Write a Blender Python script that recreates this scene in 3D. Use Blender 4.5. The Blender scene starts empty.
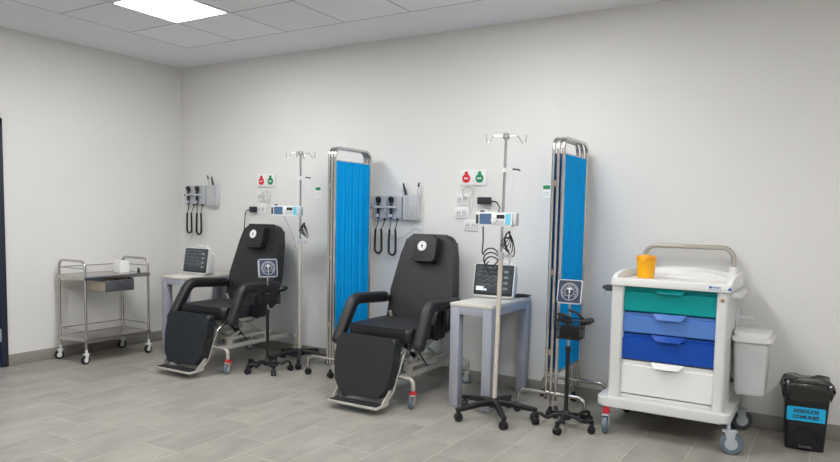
import bpy, bmesh, math, random
from mathutils import Vector, Matrix
random.seed(7)
C = bpy.context.scene.collection
PI = math.pi

# ------------------------------------------------------------------ camera
CAM = (6.0319, -4.9734, 1.37)
YAW, PITCH, ROLL, FPX, CYPX = 0.5447, 0.0778, -0.0192, 681.13, 268.19
def camera():
    cy, sy, cp, sp = math.cos(YAW), math.sin(YAW), math.cos(PITCH), math.sin(PITCH)
    f = Vector((-sy*cp, cy*cp, -sp)); r = Vector((cy, sy, 0)); d = f.cross(r)
    cr, sr = math.cos(ROLL), math.sin(ROLL)
    r2 = cr*r + sr*d; d2 = -sr*r + cr*d
    cam = bpy.data.cameras.new('camera'); o = bpy.data.objects.new('camera', cam); C.objects.link(o)
    m = Matrix((r2, -d2, -f)).transposed().to_4x4(); m.translation = Vector(CAM)
    o.matrix_world = m
    cam.sensor_fit = 'HORIZONTAL'; cam.sensor_width = 36.0
    cam.lens = FPX/840*36; cam.shift_y = (CYPX-231)/840; cam.clip_start = .05
    bpy.context.scene.camera = o
camera()

# ------------------------------------------------------------------ world and exposure
w = bpy.data.worlds.new('world'); bpy.context.scene.world = w; w.use_nodes = True
w.node_tree.nodes['Background'].inputs[0].default_value = (.8, .85, .95, 1)
w.node_tree.nodes['Background'].inputs[1].default_value = 0.15
vs = bpy.context.scene.view_settings
vs.view_transform = 'Standard'; vs.look = 'None'; vs.gamma = 1; vs.use_curve_mapping = False
vs.exposure = 1.84
LAMP = 10.0          # strength of the ceiling panels
ROOM_X, ROOM_Y, H = 8.4, -6.4, 2.87

# ------------------------------------------------------------------ materials
def lin(c):
    return tuple(((v/255)/12.92 if v/255 <= .04045 else ((v/255+.055)/1.055)**2.4) for v in c) + (1,)
MATS = {}
def mat(name, rgb, rough=.5, metal=0., var=0., scale=8., bump=0., bscale=60., spec=None, emit=0., stretch=None, coat=0.):
    if name in MATS: return MATS[name]
    m = bpy.data.materials.new(name); m.use_nodes = True
    nt = m.node_tree; N = nt.nodes; L = nt.links; b = N['Principled BSDF']
    b.inputs['Base Color'].default_value = lin(rgb); b.inputs['Roughness'].default_value = rough
    b.inputs['Metallic'].default_value = metal
    if spec is not None: b.inputs['Specular IOR Level'].default_value = spec
    if coat: b.inputs['Coat Weight'].default_value = coat; b.inputs['Coat Roughness'].default_value = .15
    tc = N.new('ShaderNodeTexCoord'); src = tc.outputs['Object']
    if stretch:
        mp = N.new('ShaderNodeMapping'); mp.inputs['Scale'].default_value = stretch
        L.new(src, mp.inputs[0]); src = mp.outputs[0]
    if var:
        no = N.new('ShaderNodeTexNoise'); no.inputs['Scale'].default_value = scale; no.inputs['Detail'].default_value = 4
        L.new(src, no.inputs['Vector'])
        mx = N.new('ShaderNodeMix'); mx.data_type = 'RGBA'
        mx.inputs[6].default_value = lin([max(0, v*(1-var)) for v in rgb]); mx.inputs[7].default_value = lin([min(255, v*(1+var)) for v in rgb])
        L.new(no.outputs['Fac'], mx.inputs[0]); L.new(mx.outputs[2], b.inputs['Base Color'])
    if bump:
        n2 = N.new('ShaderNodeTexNoise'); n2.inputs['Scale'].default_value = bscale; n2.inputs['Detail'].default_value = 3
        L.new(src, n2.inputs['Vector'])
        bp = N.new('ShaderNodeBump'); bp.inputs['Strength'].default_value = bump; bp.inputs['Distance'].default_value = .004
        L.new(n2.outputs['Fac'], bp.inputs['Height']); L.new(bp.outputs[0], b.inputs['Normal'])
    if emit:
        b.inputs['Emission Color'].default_value = lin(rgb); b.inputs['Emission Strength'].default_value = emit
    MATS[name] = m
    return m

def math_node(nt, op, a, b=None, c=None):
    n = nt.nodes.new('ShaderNodeMath'); n.operation = op
    for i, v in enumerate((a, b, c)):
        if v is None: continue
        if isinstance(v, (int, float)): n.inputs[i].default_value = v
        else: nt.links.new(v, n.inputs[i])
    return n.outputs[0]

def floor_material():
    m = bpy.data.materials.new('stone look porcelain tiles'); m.use_nodes = True
    nt = m.node_tree; N = nt.nodes; L = nt.links; b = N['Principled BSDF']
    tc = N.new('ShaderNodeTexCoord'); sp = N.new('ShaderNodeSeparateXYZ'); L.new(tc.outputs['Object'], sp.inputs[0])
    W, LN = .3065, .6105
    u = math_node(nt, 'DIVIDE', math_node(nt, 'SUBTRACT', sp.outputs[0], 4.452-30*W), W)
    col = math_node(nt, 'FLOOR', u); fu = math_node(nt, 'SUBTRACT', u, col)
    off = math_node(nt, 'MULTIPLY', col, LN/3)
    v = math_node(nt, 'DIVIDE', math_node(nt, 'ADD', math_node(nt, 'ADD', sp.outputs[1], 1.23+40*LN), off), LN)
    row = math_node(nt, 'FLOOR', v); fv = math_node(nt, 'SUBTRACT', v, row)
    du = math_node(nt, 'MULTIPLY', math_node(nt, 'MINIMUM', fu, math_node(nt, 'SUBTRACT', 1, fu)), W)
    dv = math_node(nt, 'MULTIPLY', math_node(nt, 'MINIMUM', fv, math_node(nt, 'SUBTRACT', 1, fv)), LN)
    d = math_node(nt, 'MINIMUM', du, dv)
    mr = N.new('ShaderNodeMapRange'); mr.inputs[1].default_value = .0016; mr.inputs[2].default_value = .0034
    L.new(d, mr.inputs[0]); tile = mr.outputs[0]
    cv = N.new('ShaderNodeCombineXYZ'); L.new(col, cv.inputs[0]); L.new(row, cv.inputs[1])
    wn = N.new('ShaderNodeTexWhiteNoise'); wn.noise_dimensions = '2D'; L.new(cv.outputs[0], wn.inputs['Vector'])
    add = N.new('ShaderNodeVectorMath'); add.operation = 'MULTIPLY_ADD'
    L.new(wn.outputs['Color'], add.inputs[0]); add.inputs[1].default_value = (9, 9, 9); L.new(tc.outputs['Object'], add.inputs[2])
    mp = N.new('ShaderNodeMapping'); mp.inputs['Scale'].default_value = (3.2, 1.5, 1); L.new(add.outputs[0], mp.inputs[0])
    no = N.new('ShaderNodeTexNoise'); no.inputs['Scale'].default_value = 1.6; no.inputs['Detail'].default_value = 7; no.inputs['Roughness'].default_value = .62
    L.new(mp.outputs[0], no.inputs['Vector'])
    ra = N.new('ShaderNodeValToRGB'); ra.color_ramp.elements[0].position = .3; ra.color_ramp.elements[1].position = .72
    ra.color_ramp.elements[0].color = lin(FLOOR_A); ra.color_ramp.elements[1].color = lin(FLOOR_B)
    f2 = math_node(nt, 'ADD', no.outputs['Fac'], math_node(nt, 'MULTIPLY', math_node(nt, 'SUBTRACT', wn.outputs['Value'], .5), .12))
    L.new(f2, ra.inputs[0])
    mx = N.new('ShaderNodeMix'); mx.data_type = 'RGBA'; mx.inputs[6].default_value = lin(GROUT)
    L.new(tile, mx.inputs[0]); L.new(ra.outputs[0], mx.inputs[7]); L.new(mx.outputs[2], b.inputs['Base Color'])
    b.inputs['Roughness'].default_value = .45
    bp = N.new('ShaderNodeBump'); bp.inputs['Strength'].default_value = .25; bp.inputs['Distance'].default_value = .002
    h = math_node(nt, 'ADD', tile, math_node(nt, 'MULTIPLY', no.outputs['Fac'], .3))
    L.new(h, bp.inputs['Height']); L.new(bp.outputs[0], b.inputs['Normal'])
    return m
FLOOR_A, FLOOR_B, GROUT = (140, 136, 128), (168, 164, 154), (184, 180, 170)

def ceiling_material():
    m = bpy.data.materials.new('white lay in ceiling tiles'); m.use_nodes = True
    nt = m.node_tree; N = nt.nodes; L = nt.links; b = N['Principled BSDF']
    tc = N.new('ShaderNodeTexCoord'); sp = N.new('ShaderNodeSeparateXYZ'); L.new(tc.outputs['Object'], sp.inputs[0])
    S = .609
    u = math_node(nt, 'DIVIDE', math_node(nt, 'SUBTRACT', sp.outputs[0], .822), S)
    v = math_node(nt, 'DIVIDE', math_node(nt, 'SUBTRACT', -.6, sp.outputs[1]), S)
    du = math_node(nt, 'ABSOLUTE', math_node(nt, 'SUBTRACT', u, math_node(nt, 'ROUND', u)))
    dv = math_node(nt, 'ABSOLUTE', math_node(nt, 'SUBTRACT', v, math_node(nt, 'ROUND', v)))
    d = math_node(nt, 'MULTIPLY', math_node(nt, 'MINIMUM', du, dv), S)
    line = math_node(nt, 'LESS_THAN', d, .006)
    ins = math_node(nt, 'MULTIPLY', math_node(nt, 'GREATER_THAN', u, -.015), math_node(nt, 'GREATER_THAN', v, -.015))
    line = math_node(nt, 'MULTIPLY', line, ins)
    cv = N.new('ShaderNodeCombineXYZ'); L.new(math_node(nt, 'FLOOR', u), cv.inputs[0]); L.new(math_node(nt, 'FLOOR', v), cv.inputs[1])
    wn = N.new('ShaderNodeTexWhiteNoise'); wn.noise_dimensions = '2D'; L.new(cv.outputs[0], wn.inputs['Vector'])
    ra = N.new('ShaderNodeMix'); ra.data_type = 'RGBA'; ra.inputs[6].default_value = lin((234, 234, 238)); ra.inputs[7].default_value = lin((240, 240, 243))
    L.new(math_node(nt, 'MULTIPLY', wn.outputs['Value'], ins), ra.inputs[0])
    mx = N.new('ShaderNodeMix'); mx.data_type = 'RGBA'; mx.inputs[7].default_value = lin((172, 172, 178))
    L.new(line, mx.inputs[0]); L.new(ra.outputs[2], mx.inputs[6]); L.new(mx.outputs[2], b.inputs['Base Color'])
    b.inputs['Roughness'].default_value = .85
    bp = N.new('ShaderNodeBump'); bp.inputs['Strength'].default_value = .5; bp.inputs['Distance'].default_value = .004
    L.new(math_node(nt, 'SUBTRACT', 1, line), bp.inputs['Height']); L.new(bp.outputs[0], b.inputs['Normal'])
    return m

M_wall = mat('matt white wall paint', (226, 225, 222), .8, var=.012, scale=1.5, bump=.06, bscale=160)
M_base = mat('grey skirting tile', (142, 139, 131), .5, var=.08, scale=5)
M_leather = mat('black upholstery vinyl', (34, 34, 36), .42, var=.06, scale=5, bump=.12, bscale=240)
M_leather2 = mat('charcoal leg rest vinyl', (34, 37, 38), .42, var=.06, scale=5, bump=.12, bscale=240)
M_chairmetal = mat('pale grey painted steel', (196, 193, 184), .35, metal=.25, var=.04)
M_chrome = mat('chrome', (205, 203, 200), .16, metal=1)
M_steel = mat('brushed stainless steel', (196, 192, 188), .26, metal=1, var=.06, scale=3, stretch=(1, 40, 40))
M_steeldark = mat('stainless drawer face', (96, 97, 101), .42, metal=.4, var=.08, scale=4)
M_black = mat('black plastic', (20, 20, 22), .42, var=.1)
M_rubber = mat('black rubber', (22, 22, 24), .7)
M_blackwire = mat('black coated wire', (20, 20, 22), .45)
M_white = mat('white plastic', (232, 232, 230), .4, var=.01)
M_offwhite = mat('cream white plastic', (216, 217, 216), .4, var=.01)
M_greyplastic = mat('light grey plastic', (202, 204, 206), .45, var=.03)
M_table = mat('lilac grey painted steel', (166, 169, 181), .4, var=.03)
M_tabletop = mat('pale laminate tabletop', (214, 210, 203), .45, var=.03)
M_blue = mat('blue curtain fabric', (0, 166, 244), .8, spec=.15, var=.05, scale=14, stretch=(6, 6, .6))
M_teal = mat('teal drawer plastic', (0, 146, 146), .4, var=.02, spec=.25)
M_sky = mat('cornflower drawer plastic', (86, 128, 198), .4, var=.02, spec=.25)
M_navy = mat('royal blue drawer plastic', (20, 74, 168), .4, var=.02, spec=.25)
M_yellow = mat('yellow plastic', (248, 178, 8), .4, var=.02)
M_orange = mat('amber lid plastic', (240, 160, 6), .4)
M_red = mat('red plastic', (206, 40, 52), .4)
M_green = mat('green enamel', (6, 140, 88), .4)
M_redsign = mat('red enamel', (214, 36, 36), .4)
M_wheel = mat('slate grey wheel rubber', (98, 112, 124), .5)
M_wheelgrey = mat('pale grey hub plastic', (176, 184, 190), .45)
M_screen = mat('dark display glass', (58, 64, 68), .25, spec=.6, var=.45, scale=22)  # grey mottling in the colour stands in for the room's reflection on the glass
M_trace = mat('grey display trace', (128, 138, 140), .4, emit=.05)
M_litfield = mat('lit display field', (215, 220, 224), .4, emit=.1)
M_bezel = mat('dark bezel plastic', (38, 42, 46), .4)
M_gauge = mat('navy gauge face', (42, 58, 82), .35)
M_navydoor = mat('dark slate door frame', (36, 42, 58), .5, var=.05)
M_bluedoor = mat('blue door leaf', (8, 92, 158), .5, var=.03)
M_hinge = mat('satin hinge metal', (176, 196, 214), .35, metal=.5)
M_cream = mat('cream drawer side', (206, 190, 166), .5, var=.04)
M_paper = mat('white paper', (240, 240, 236), .7)
M_cyan = mat('cyan sticker', (20, 176, 228), .45)
M_bag = mat('black bin bag film', (13, 13, 14), .16, bump=.9, bscale=22, coat=.7)
M_lightblue = mat('light blue keypad', (112, 200, 226), .4)
M_lcd = mat('slate blue display', (70, 92, 124), .3, emit=.1)
M_aluminium = mat('grey aluminium board', (196, 200, 206), .45, metal=.1, var=.03)
M_tube = mat('clear vinyl tubing', (212, 214, 210), .3)
M_beige = mat('beige painted tube', (216, 208, 194), .35, metal=.2)
M_dark = mat('dark grey plastic', (62, 66, 72), .45)
M_bluemark = mat('blue printed mark', (46, 110, 190), .5)
M_brass = mat('brass lock', (190, 160, 110), .35, metal=.9)
M_handle = mat('warm grey handle tube', (178, 172, 162), .35, metal=.3)
M_lampframe = mat('white lamp trim', (236, 236, 238), .5)
M_lamp = mat('lit diffuser', (255, 255, 255), .5, emit=LAMP)

# ------------------------------------------------------------------ mesh helpers
def obj(name, bm, m, parent=None, angle=35, smooth=True):
    bmesh.ops.remove_doubles(bm, verts=bm.verts, dist=1e-6)
    bmesh.ops.recalc_face_normals(bm, faces=bm.faces)
    me = bpy.data.meshes.new(name); bm.to_mesh(me); bm.free()
    if smooth:
        for p in me.polygons: p.use_smooth = True
        me.set_sharp_from_angle(angle=math.radians(angle))
    me.materials.append(m)
    o = bpy.data.objects.new(name, me); C.objects.link(o)
    if parent: o.parent = parent
    return o
def merge(bm, tmp, M=None):
    if M is not None: bmesh.ops.transform(tmp, matrix=M, verts=tmp.verts)
    me = bpy.data.meshes.new('t'); tmp.to_mesh(me); tmp.free(); bm.from_mesh(me); bpy.data.meshes.remove(me)
def NB(): return bmesh.new()
def box(bm, x0, x1, y0, y1, z0, z1, bev=0, seg=2, M=None):
    t = bmesh.new(); bmesh.ops.create_cube(t, size=1)
    for v in t.verts:
        v.co = Vector((x0+(v.co.x+.5)*(x1-x0), y0+(v.co.y+.5)*(y1-y0), z0+(v.co.z+.5)*(z1-z0)))
    if bev: bmesh.ops.bevel(t, geom=t.edges[:], offset=bev, segments=seg, affect='EDGES', profile=.5, clamp_overlap=True)
    merge(bm, t, M); return bm
def fil(pts, r, seg=6):
    P = [Vector(p) for p in pts]; out = [P[0]]
    for i in range(1, len(P)-1):
        a, b, c = P[i-1], P[i], P[i+1]; u = (a-b).normalized(); v = (c-b).normalized()
        ang = u.angle(v)
        if ang > PI-.02: out.append(b); continue
        t = min(r/math.tan(ang/2), (a-b).length*.49, (c-b).length*.49); rr = t*math.tan(ang/2)
        cen = b + (u+v).normalized()*(rr/math.sin(ang/2))
        s, e = b+u*t-cen, b+v*t-cen
        w_ = s.angle(e)
        for k in range(seg+1):
            f = k/seg; out.append(cen + (s*math.sin((1-f)*w_) + e*math.sin(f*w_))/math.sin(w_))
    out.append(P[-1]); return out
def sweep(bm, pts, sec, up=None, closed=False, scales=None, cap=True):
    P = [Vector(p) for p in pts]; n = len(P); rings = []
    prev = None
    for i in range(n):
        if closed: t = (P[(i+1) % n]-P[i-1])
        else: t = P[min(i+1, n-1)]-P[max(i-1, 0)]
        if t.length < 1e-9: t = Vector((0, 0, 1))
        t.normalize()
        if up is not None: a = Vector(up); a = (a-t*a.dot(t))
        elif prev is None:
            a = Vector((0, 0, 1)) if abs(t.z) < .9 else Vector((1, 0, 0)); a = a-t*a.dot(t)
        else: a = prev-t*prev.dot(t)
        a.normalize(); prev = a; b = t.cross(a); s = scales[i] if scales else 1
        rings.append([bm.verts.new(P[i]+a*(u*s)+b*(v*s)) for u, v in sec])
    k = len(sec)
    for i in range(n if closed else n-1):
        A, B = rings[i], rings[(i+1) % n]
        for j in range(k):
            try: bm.faces.new((A[j], A[(j+1) % k], B[(j+1) % k], B[j]))
            except ValueError: pass
    if cap and not closed:
        bm.faces.new(rings[0][::-1]); bm.faces.new(rings[-1])
    return bm
def circ(r, n=10): return [(r*math.cos(2*PI*i/n), r*math.sin(2*PI*i/n)) for i in range(n)]
def tube(bm, pts, r, n=10, closed=False, scales=None): return sweep(bm, pts, circ(r, n), closed=closed, scales=scales)
def rrect(w_, h_, r, seg=5, cx=0, cy=0):
    o = []
    for sx, sy, a0 in ((1, 1, 0), (-1, 1, 90), (-1, -1, 180), (1, -1, 270)):
        for k in range(seg+1):
            a = math.radians(a0+90*k/seg); o.append((cx+sx*(w_/2-r)+r*math.cos(a), cy+sy*(h_/2-r)+r*math.sin(a)))
    return o
def round_poly(pts, r, seg=6):
    n = len(pts); P = [Vector((p[0], p[1], 0)) for p in pts]; R = r if isinstance(r, (list, tuple)) else [r]*n; out = []
    for i in range(n):
        if R[i] <= 0: out.append((P[i].x, P[i].y)); continue
        q = fil([(P[i-1]+P[i])/2 if True else P[i-1], P[i], (P[i]+P[(i+1) % n])/2], R[i], seg)
        out += [(v.x, v.y) for v in q[1:-1]]
    return out
def prism(bm, outline, t, M=None, bev=0, seg=3, bev_back=True):
    tm = bmesh.new(); a = [tm.verts.new((x, y, 0)) for x, y in outline]; b = [tm.verts.new((x, y, t)) for x, y in outline]
    n = len(a); f0 = tm.faces.new(a[::-1]); f1 = tm.faces.new(b)
    for i in range(n): tm.faces.new((a[i], a[(i+1) % n], b[(i+1) % n], b[i]))
    if bev:
        es = list(f1.edges) + (list(f0.edges) if bev_back else [])
        bmesh.ops.bevel(tm, geom=es, offset=bev, segments=seg, affect='EDGES', profile=.5, clamp_overlap=True)
    merge(bm, tm, M); return bm
def lathe(bm, prof, n=20, M=None):
    t = bmesh.new(); rings = []
    for r, z in prof:
        if r < 1e-6: rings.append([t.verts.new((0, 0, z))])
        else: rings.append([t.verts.new((r*math.cos(2*PI*i/n), r*math.sin(2*PI*i/n), z)) for i in range(n)])
    for A, B in zip(rings, rings[1:]):
        for j in range(n):
            k = (j+1) % n
            if len(A) == 1 and len(B) == 1: continue
            if len(A) == 1: t.faces.new((A[0], B[j], B[k]))
            elif len(B) == 1: t.faces.new((A[j], A[k], B[0]))
            else: t.faces.new((A[j], A[k], B[k], B[j]))
    for R_ in (rings[0], rings[-1]):
        if len(R_) > 1: t.faces.new(R_)
    merge(bm, t, M); return bm
def T(x, y, z): return Matrix.Translation((x, y, z))
def RX(a): return Matrix.Rotation(math.radians(a), 4, 'X')
def RY(a): return Matrix.Rotation(math.radians(a), 4, 'Y')
def RZ(a): return Matrix.Rotation(math.radians(a), 4, 'Z')
FRONT = RX(90)       # XY outline -> stands up in XZ, extruded towards -Y
def text(name, body, size, M, m, parent, depth=.0006):
    cu = bpy.data.curves.new(name, 'FONT'); cu.body = body; cu.size = size; cu.extrude = depth; cu.align_x = 'CENTER'; cu.align_y = 'CENTER'
    cu.offset = .0013; cu.resolution_u = 3; cu.space_character = 1.0
    o = bpy.data.objects.new(name, cu); C.objects.link(o)
    dg = bpy.context.evaluated_depsgraph_get(); me = bpy.data.meshes.new_from_object(o.evaluated_get(dg))
    bpy.data.objects.remove(o); me.transform(M); me.materials.clear(); me.materials.append(m)
    o = bpy.data.objects.new(name, me); C.objects.link(o)
    if parent: o.parent = parent
    return o

# ------------------------------------------------------------------ naming helpers
def tag(o, label, cat, group=None, kind=None):
    o['label'] = label; o['category'] = cat
    if group: o['group'] = group
    if kind: o['kind'] = kind
    return o
def thing(name, label, cat, loc=(0, 0, 0), rz=0, group=None):
    o = bpy.data.objects.new(name, None); C.objects.link(o); o.empty_display_size = .1
    o.location = loc; o.rotation_euler = (0, 0, math.radians(rz))
    return tag(o, label, cat, group)
def struct(name, bm, m, parent=None, **k):
    o = obj(name, bm, m, parent, **k)
    if not parent: o['kind'] = 'structure'
    return o
def kids(o): return [c for c in bpy.data.objects if c.parent == o]
def dup(root, loc, rz=0, label=None, group=None):
    r = root.copy(); C.objects.link(r); r.location = loc; r.rotation_euler = (0, 0, math.radians(rz))
    if label: r['label'] = label
    if group: r['group'] = group
    for ch in kids(root):
        c = ch.copy(); C.objects.link(c); c.parent = r
        for g in kids(ch):
            d = g.copy(); C.objects.link(d); d.parent = c
    return r

# ------------------------------------------------------------------ room
struct('floor', box(NB(), -.12, ROOM_X+.12, ROOM_Y-.12, .12, -.1, 0), floor_material())
struct('ceiling', box(NB(), -.12, ROOM_X+.12, ROOM_Y-.12, .12, H, H+.12), ceiling_material())
struct('wall_back', box(NB(), -.12, ROOM_X+.12, 0, .12, 0, H), M_wall)
D0, D1, DH = -2.80, -1.853, 2.115             # door opening on the left wall
b = NB(); box(b, -.12, 0, D1, 0, 0, H); box(b, -.12, 0, ROOM_Y, D0, 0, H); box(b, -.12, 0, D0, D1, DH, H)
struct('wall_left', b, M_wall)
struct('wall_right', box(NB(), ROOM_X, ROOM_X+.12, ROOM_Y, 0, 0, H), M_wall)
struct('wall_front', box(NB(), -.12, ROOM_X+.12, ROOM_Y-.12, ROOM_Y, 0, H), M_wall)
struct('baseboard_back', box(NB(), 0, ROOM_X, -.009, 0, 0, .1, .002), M_base)
struct('baseboard_left', box(NB(), 0, .009, D1+.001, -.01, 0, .1, .002), M_base)
# door
b = NB()
box(b, -.11, .018, D1-.055, D1, 0, DH, .003); box(b, -.11, .018, D0, D0+.055, 0, DH, .003); box(b, -.11, .018, D0, D1, DH-.055, DH, .003)
door = struct('door_1', b, M_navydoor)
obj('leaf', box(NB(), -.045, -.004, D0+.058, D1-.058, .008, DH-.058, .003), M_bluedoor, door)
for z in (.28, 1.03, 1.80):
    bb = NB(); box(bb, -.003, .006, D1-.078, D1-.04, z-.05, z+.05, .002); tube(bb, [(.01, D1-.057, z-.055), (.01, D1-.057, z+.055)], .008)
    obj('hinge', bb, M_hinge, door)
bb = NB(); tube(bb, fil([(0, D0+.12, 1.02), (.05, D0+.12, 1.02), (.05, D0+.24, 1.02)], .015), .009)
obj('handle', bb, M_chrome, door)

# ceiling lights (60 x 60 panels in the tile grid)
def ceiling_light():
    t = thing('ceiling_light', 'square white lit ceiling panel near the left wall', 'ceiling light', (0, 0, H), 0)
    bm = NB(); o_, i_ = .300, .278
    for a in range(4):
        box(bm, -o_, o_, -o_, -i_, -.010, -.0005, .001, 1, RZ(90*a))
    obj('frame', bm, M_lampframe, t)
    obj('diffuser', box(NB(), -i_, i_, -i_, i_, -.007, -.0008), M_lamp, t)
    return t
cl = ceiling_light(); cl.location = (1.745, -1.525, H)
for i, (x, y) in enumerate(((4.18, -1.525), (7.23, -2.74), (1.745, -3.96), (4.18, -3.96), (6.62, -3.96))):
    dup(cl, (x, y, H), 0, 'lit ceiling panel further into the room, outside the photograph', 'ceiling panels out of view')

# ------------------------------------------------------------------ shared parts
def caster(parent, x, y, r, wd, ang, top, fork, wheel, hub, twin=False, lock=None, name='caster', lockh=.026):
    """swivel caster standing at (x, y); rolls along direction ang"""
    M = T(x, y, 0) @ RZ(ang)
    bm = NB()
    lathe(bm, [(.0, top), (.011, top), (.011, 2*r+.012), (.0, 2*r+.012)], 10, M)
    if twin:
        prism(bm, [(r*.98*math.cos(math.radians(a)), r*.98*math.sin(math.radians(a))) for a in range(-10, 200, 14)], wd*.5, M @ T(0, 0, r+.004) @ RX(90) @ T(0, 0, -wd*.25), bev=.002)
        box(bm, -.012, .012, -wd*.3, wd*.3, 2*r*.9, 2*r+.016, .003, 2, M)
    else:
        o = -r*.3
        box(bm, -r*.75, r*.5, -wd*.72, wd*.72, 2*r+.004, 2*r+.014, .004, 2, M)
        for s in (-1, 1):
            prism(bm, round_poly([(-r*.62, r+.012), (r*.3, r+.012), (o+r*.22, -r*.25), (o-r*.22, -r*.25)], r*.12), .004, M @ T(0, s*wd*.68+.002, r) @ RX(90))
    c = obj(name, bm, fork, parent)
    bm = NB(); ox = 0 if twin else -r*.3
    ws = [(-wd*.62, wd*.5), (wd*.12, wd*.5)] if twin else [(-wd/2, wd)]
    for z0, t in ws:
        pr = [(r*.55, z0), (r*.9, z0), (r, z0+t*.2), (r, z0+t*.8), (r*.9, z0+t), (r*.55, z0+t), (r*.5, z0+t*.85), (0, z0+t*.85)]
        pr = [(0, z0+t*.15), (r*.5, z0+t*.15)] + pr
        lathe(bm, pr, 20, M @ T(ox, 0, r) @ RX(90))
    wh = obj('wheel', bm, wheel, c)
    if hub and not twin:
        bm = NB(); lathe(bm, [(0, -wd*.52), (r*.55, -wd*.52), (r*.6, -wd*.3), (r*.6, wd*.3), (r*.55, wd*.52), (0, wd*.52)], 18, M @ T(ox, 0, r) @ RX(90))
        obj('hub', bm, hub, c)
    if lock:
        bm = NB(); box(bm, -.02, .02, -.02, .02, 2*r+.012, 2*r+.012+lockh, .006, 3, M); box(bm, .0, .045, -.018, .018, 2*r+.004, 2*r+.016, .004, 2, M)
        obj('brake_pedal', bm, lock, c)
    return c

# ------------------------------------------------------------------ instrument trolley by the left wall
def trolley():
    t = thing('instrument_trolley', 'two-shelf stainless steel instrument trolley on casters against the left wall', 'trolley', (.262, -1.10, 0))
    X, Y = .195, .32
    for s in (-1, 1):                                    # end hoops: two posts and a handle bar
        bm = NB(); tube(bm, fil([(-X, s*Y, .13), (-X, s*Y, .908), (X, s*Y, .908), (X, s*Y, .13)], .06), .0115, 12)
        obj('end_frame', bm, M_steel, t)
    for z in (.212, .768):
        bm = NB(); box(bm, -X-.012, X+.012, -Y-.012, Y+.012, z, z+.006, .001)
        for a in (-1, 1):
            box(bm, a*(X+.008)-.006, a*(X+.008)+.006, -Y-.014, Y+.014, z-.026, z+.008, .003)
            box(bm, -X-.014, X+.014, a*(Y+.008)-.006, a*(Y+.008)+.006, z-.026, z+.008, .003)
        obj('shelf', bm, M_steel, t)
        bm = NB()
        tube(bm, [(-X, -Y, z+.075), (-X, Y, z+.075)], .005, 8)
        for s in (-1, 1): tube(bm, [(-X, s*Y, z+.075), (X, s*Y, z+.075)], .005, 8)
        obj('guard_rail', bm, M_steel, t)
    # drawer under the top shelf, pulled slightly out
    bm = NB(); box(bm, .0, .255, -.125, .14, .652, .655); box(bm, .0, .255, -.125, -.121, .652, .745); box(bm, .0, .255, .136, .14, .652, .745); box(bm, 0, .004, -.125, .14, .652, .745)
    d = obj('drawer', bm, M_cream, t); d.location = (0, -.035, -.018)
    obj('drawer_front', box(NB(), .255, .267, -.135, .15, .650, .750, .003), M_steeldark, d)
    bm = NB(); lathe(bm, [(0, 0), (.006, 0), (.006, .012), (.012, .018), (.010, .024), (0, .026)], 14, T(.267, .01, .725) @ RY(90)); obj('knob', bm, M_chrome, d)
    obj('drawer_runner', box(NB(), -.02, .24, -.175, -.163, .722, .742), M_steeldark, t); obj('drawer_runner', box(NB(), -.02, .24, .118, .128, .722, .742), M_steeldark, t)
    for sx in (-1, 1):
        for sy in (-1, 1):
            caster(t, sx*X, sy*Y, .040, .026, 96 if sx > 0 else 70, .13, M_white, M_rubber, M_white)
    return t
trolley()
tx = thing('tissue_box', 'small white paper box standing on the steel trolley top shelf', 'box', (.275, -.935, .7755))
obj('carton', box(NB(), -.05, .05, -.05, .05, 0, .112, .004), M_paper, tx)
bm = NB(); prism(bm, rrect(.04, .07, .015), .0012, T(0, 0, .112)); obj('slot', bm, M_offwhite, tx)
kb = thing('bottle_stopper', 'tiny black stopper lying near the trolley shelf corner', 'stopper', (.40, -.84, .7755))
bm = NB(); lathe(bm, [(0, 0), (.014, 0), (.014, .02), (.010, .028), (.012, .04), (0, .044)], 14); obj('plug', bm, M_black, kb)

# ------------------------------------------------------------------ side tables
def side_table():
    t = thing('side_table', '', 'table', group='grey side tables')
    X, Y = .163, .345
    for sx in (-1, 1):
        for sy in (-1, 1):
            bm = NB(); x0, y0 = sx*(X-.035), sy*(Y-.035); box(bm, x0-.035, x0+.035, y0-.035, y0+.035, .004, .728, .003)
            obj('leg', bm, M_table, t)
            bm = NB(); lathe(bm, [(0, 0), (.022, 0), (.022, .005), (0, .005)], 12, T(x0, y0, 0)); obj('foot', bm, M_rubber, t)
    bm = NB(); f = .028
    box(bm, -X+.07, X-.07, -Y, -Y+f, .672, .728, .002); box(bm, -X+.07, X-.07, Y-f, Y, .672, .728, .002)
    box(bm, -X, -X+f, -Y+.07, Y-.07, .672, .728, .002); box(bm, X-f, X, -Y+.07, Y-.07, .672, .728, .002)
    obj('apron', bm, M_table, t)
    obj('tabletop', box(NB(), -X-.003, X+.003, -Y-.003, Y+.003, .728, .752, .003), M_tabletop, t)
    return t
t1 = side_table(); t1.location = (.75, -.385, 0); t1['label'] = 'grey square-legged side table behind the chair nearer the left wall'
t2 = dup(t1, (3.880, -.375, 0), 0, 'grey square-legged side table between the second chair and the IV stand')

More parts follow.
